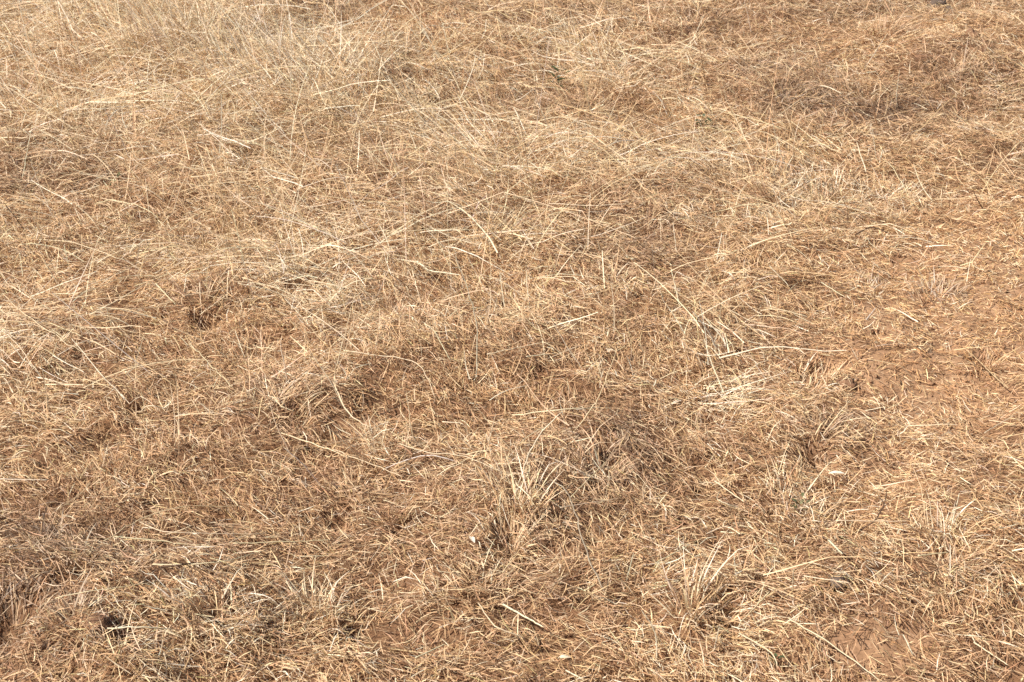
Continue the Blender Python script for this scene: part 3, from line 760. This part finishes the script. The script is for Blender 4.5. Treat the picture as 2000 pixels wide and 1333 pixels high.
for lab, px, py, r, hgt, n, v, gf_, spr, az0, lean in TUFTS:
    p0 = on_ground(px, py)
    root = bpy.data.objects.new('grass_tuft', None); C.objects.link(root); root.location = p0
    rr = r * np.sqrt(rng.random(n)); a0 = rng.uniform(0, 2 * math.pi, n)
    x, y = p0[0] + rr * np.sin(a0), p0[1] + rr * np.cos(a0)
    out = rr / r
    if az0 is None:
        az, tl = a0 + rng.normal(0, .5, n), np.radians(spr) * (.15 + .75 * out + .25 * rng.random(n))
    else:
        az = np.where(rng.random(n) < lean, math.radians(az0) + rng.normal(0, .22, n), a0 + rng.normal(0, .6, n))
        tl = np.radians(spr) * rng.uniform(.55, 1.05, n)
    hgt *= (.60 if py > 300 else .8) * rng.uniform(.8, 1.15)
    ln = hgt * np.exp(rng.normal(-.25, .42, n)) * np.where(rng.random(n) < .4, .45, 1)
    V = ribbons(x, y, ground_h(x, y) + .001, az, tl, np.abs(rng.normal(.55, .4, n)) * (1 - .6 * lean), rng.normal(0, .45, n), ln, rng.uniform(.0015, .0031, n) * (1.15 if py < 400 else 1), rng.normal(0, .6, n), 5,
                kink=(rng.uniform(.4, 1.7, n), rng.normal(.2, .5, n)))
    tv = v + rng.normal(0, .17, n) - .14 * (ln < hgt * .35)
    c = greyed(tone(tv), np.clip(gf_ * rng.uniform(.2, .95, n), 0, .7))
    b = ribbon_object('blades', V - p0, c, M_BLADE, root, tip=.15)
    b['kind'] = 'stuff'
    for k in range(2):
        a = rng.uniform(0, 6.28) if az0 is None else math.radians(az0) + rng.normal(0, .4)
        L_ = hgt * rng.uniform(.9, 1.5); th = math.radians(spr) * rng.uniform(.4, .95)
        f = np.array([r * .4 * math.sin(a), r * .4 * math.cos(a), 0])
        d = np.array([math.sin(th) * math.sin(a), math.sin(th) * math.cos(a), math.cos(th)])
        q = f + d * L_ * .55; e = q + (d + np.array([0, 0, -.45])) * L_ * .45
        for w_ in (q, e): w_[2] = max(w_[2], g1(p0[0] + w_[0], p0[1] + w_[1]) - p0[2] + .02)
        stem_object('stem', smooth_path([f, q, e], 4), .0024, min(1.0, v + .18), M_STRAW, .7, root, None, 4)
    tag(root, lab, 'grass tuft', 'tufts of dead grass')

# green weeds
def leaf_mesh(name, base, d, up, L_, w, col, parent):
    d = d / np.linalg.norm(d); s = np.cross(d, up); s /= np.linalg.norm(s) + 1e-9; u = np.cross(s, d)
    ts = np.linspace(0, 1, 5); co, cc = [], []
    for t in ts:
        hw = w * math.sin(math.pi * min(1, t * .92 + .04)) ** .8 / 2
        m = base + d * L_ * t - u * L_ * .25 * t * t
        co += [m - s * hw + u * hw * .35, m, m + s * hw + u * hw * .35]
        cc += [np.array(col) * (1 + rng.normal(0, .08))] * 3
    f = []
    for k in range(4):
        for j in range(2): f += [k * 3 + j, k * 3 + j + 1, k * 3 + j + 4, k * 3 + j + 3]
    return link_mesh(name, np.array(co), np.array(f), np.full(8, 4), M_LEAF, np.array(cc), parent, smooth=True)
WEEDS = [
 ('low green weed with small leaves among dead grass, upper middle', 1086, 182, 16, .020, .085, (.075, .095, .04)),
 ('small green sprig on the litter right of the upper middle', 1365, 262, 11, .018, .06, (.06, .10, .045)),
 ('faint green seedling in the upper left, below the olive-brown tuft', 224, 378, 9, .014, .045, (.10, .12, .05)),
 ('tiny green weed at the bottom edge, right half', 1505, 1304, 7, .009, .025, (.10, .13, .06)),
 ('tiny pale green weed in the right half, near the dark curved twig', 1552, 1006, 9, .010, .035, (.17, .18, .09)),
]
for lab, px, py, n, L_, h, col in WEEDS:
    p0 = on_ground(px, py)
    root = bpy.data.objects.new('green_weed', None); C.objects.link(root); root.location = p0
    top = np.array([.01, 0, h])
    stem_object('stem', smooth_path([np.zeros(3), np.array([0, 0, h * .5]), top], 4), .002, 0, M_LEAF, 1, root, (.12, .12, .05), 5)
    for k in range(n):
        a = k * 2.4 + rng.normal(0, .3); t = .35 + .65 * k / n
        leaf_mesh('leaf', top * t + np.array([math.sin(a), math.cos(a), 0]) * .022 * rng.random() * h / .06, np.array([math.sin(a), math.cos(a), rng.uniform(.1, .9)]), np.array([0, 0, 1.0]), L_ * rng.uniform(.8, 1.5), L_ * .6, np.array(col) * rng.uniform(.75, 1.3), root)
    tag(root, lab, 'weed', 'green weeds in the dead grass')

# clods of soil, lumps, scraps
import bmesh
from mathutils import noise as mn
CLODS = [
 ('dark grey clod standing out at the top edge, upper right', 1833, 24, .040, .034, .045, M_CLOD),
 ('second dark clod right behind the grey clod at the top edge', 1853, 30, .036, .028, .026, M_CLOD),
 ('small dark clod left of the grey clod at the top edge', 1786, 15, .018, .016, .020, M_CLOD),
 ('brown lump on top of the low red mound, upper right', 1897, 76, .030, .022, .028, M_CLODR),
 ('small black clod under a pale straw, lower right', 1638, 1146, .017, .014, .020, M_CLOD),
 ('dark clod on the slope of the low red mound', 1802, 112, .035, .025, .02, M_CLODR),
 ('reddish clod right of the lump on the red mound', 1925, 105, .025, .02, .02, M_CLODR),
 ('brown clod beside the low straw crest on the right', 1652, 752, .022, .018, .018, M_CLODR),
 ('brown clod on the right, left of the dark drooping tuft', 1345, 965, .016, .014, .014, M_CLODR),
 ('flat reddish clod in the lower left beside the bold level straw', 192, 1222, .026, .022, .016, M_CLODR),
 ('brown clod near the left edge below the fallen arch', 150, 600, .022, .018, .016, M_CLODR),
]
for q, (lab, px, py, a, b, c, m) in enumerate(CLODS):
    p0 = on_ground(px, py)
    bm = bmesh.new(); bmesh.ops.create_icosphere(bm, subdivisions=3, radius=1)
    for vtx in bm.verts:
        d = 1 + .38 * mn.noise(vtx.co * 1.3 + Vector((q * 7, 0, 0))) + .22 * mn.noise(vtx.co * 3.3 + Vector((0, q * 5, 0))) + .10 * mn.noise(vtx.co * 7)
        vtx.co = Vector((vtx.co.x * a * d, vtx.co.y * b * d, (vtx.co.z * .8 + .35) * c * d))
    for f in bm.faces: f.smooth = True
    me = bpy.data.meshes.new('soil_clod'); bm.to_mesh(me); bm.free(); me.materials.append(m)
    o = bpy.data.objects.new('soil_clod', me); C.objects.link(o); o.location = p0; o.rotation_euler[2] = q * 1.7
    tag(o, lab, 'clod', 'clods of soil in the grass')
SCRAPS = [
 ('white curled leaf scrap right of the centre beside the pale flattened tuft', 1312, 790, .024, .008, (.80, .72, .60), 60),
 ('pale round seed scrap right of the centre', 1188, 688, .014, .010, (.72, .62, .48), 20),
 ('brown curled leaf scrap beside the dark round tuft left of centre', 354, 606, .020, .012, (.62, .42, .25), 70),
 ('pale leaf scrap above the left end of the fallen bands', 870, 156, .030, .018, (.78, .68, .54), 100),
 ('white scrap under the front of the dark drooping tuft', 1618, 925, .030, .010, (.82, .72, .58), 100),
 ('bleached leaf scrap between the central fallen band and the top', 958, 262, .028, .015, (.82, .74, .62), 90),
 ('pale scrap on the lower rim of the bottom middle hole', 1090, 1285, .020, .009, (.78, .64, .46), 95),
 ('white leaf scrap left of the big arching tan tuft', 918, 1048, .024, .009, (.80, .72, .60), 160),
]
for lab, px, py, L_, w, col, a in SCRAPS:
    p0 = on_ground(px, py, .028); a = math.radians(a)
    o = leaf_mesh('leaf_scrap', np.zeros(3), np.array([math.sin(a), math.cos(a), .35]), np.array([0, 0, 1.0]), L_, w, col, None)
    o.data.materials[0] = M_BLADE; o.location = p0
    tag(o, lab, 'dead leaf', 'scraps of dead leaf')
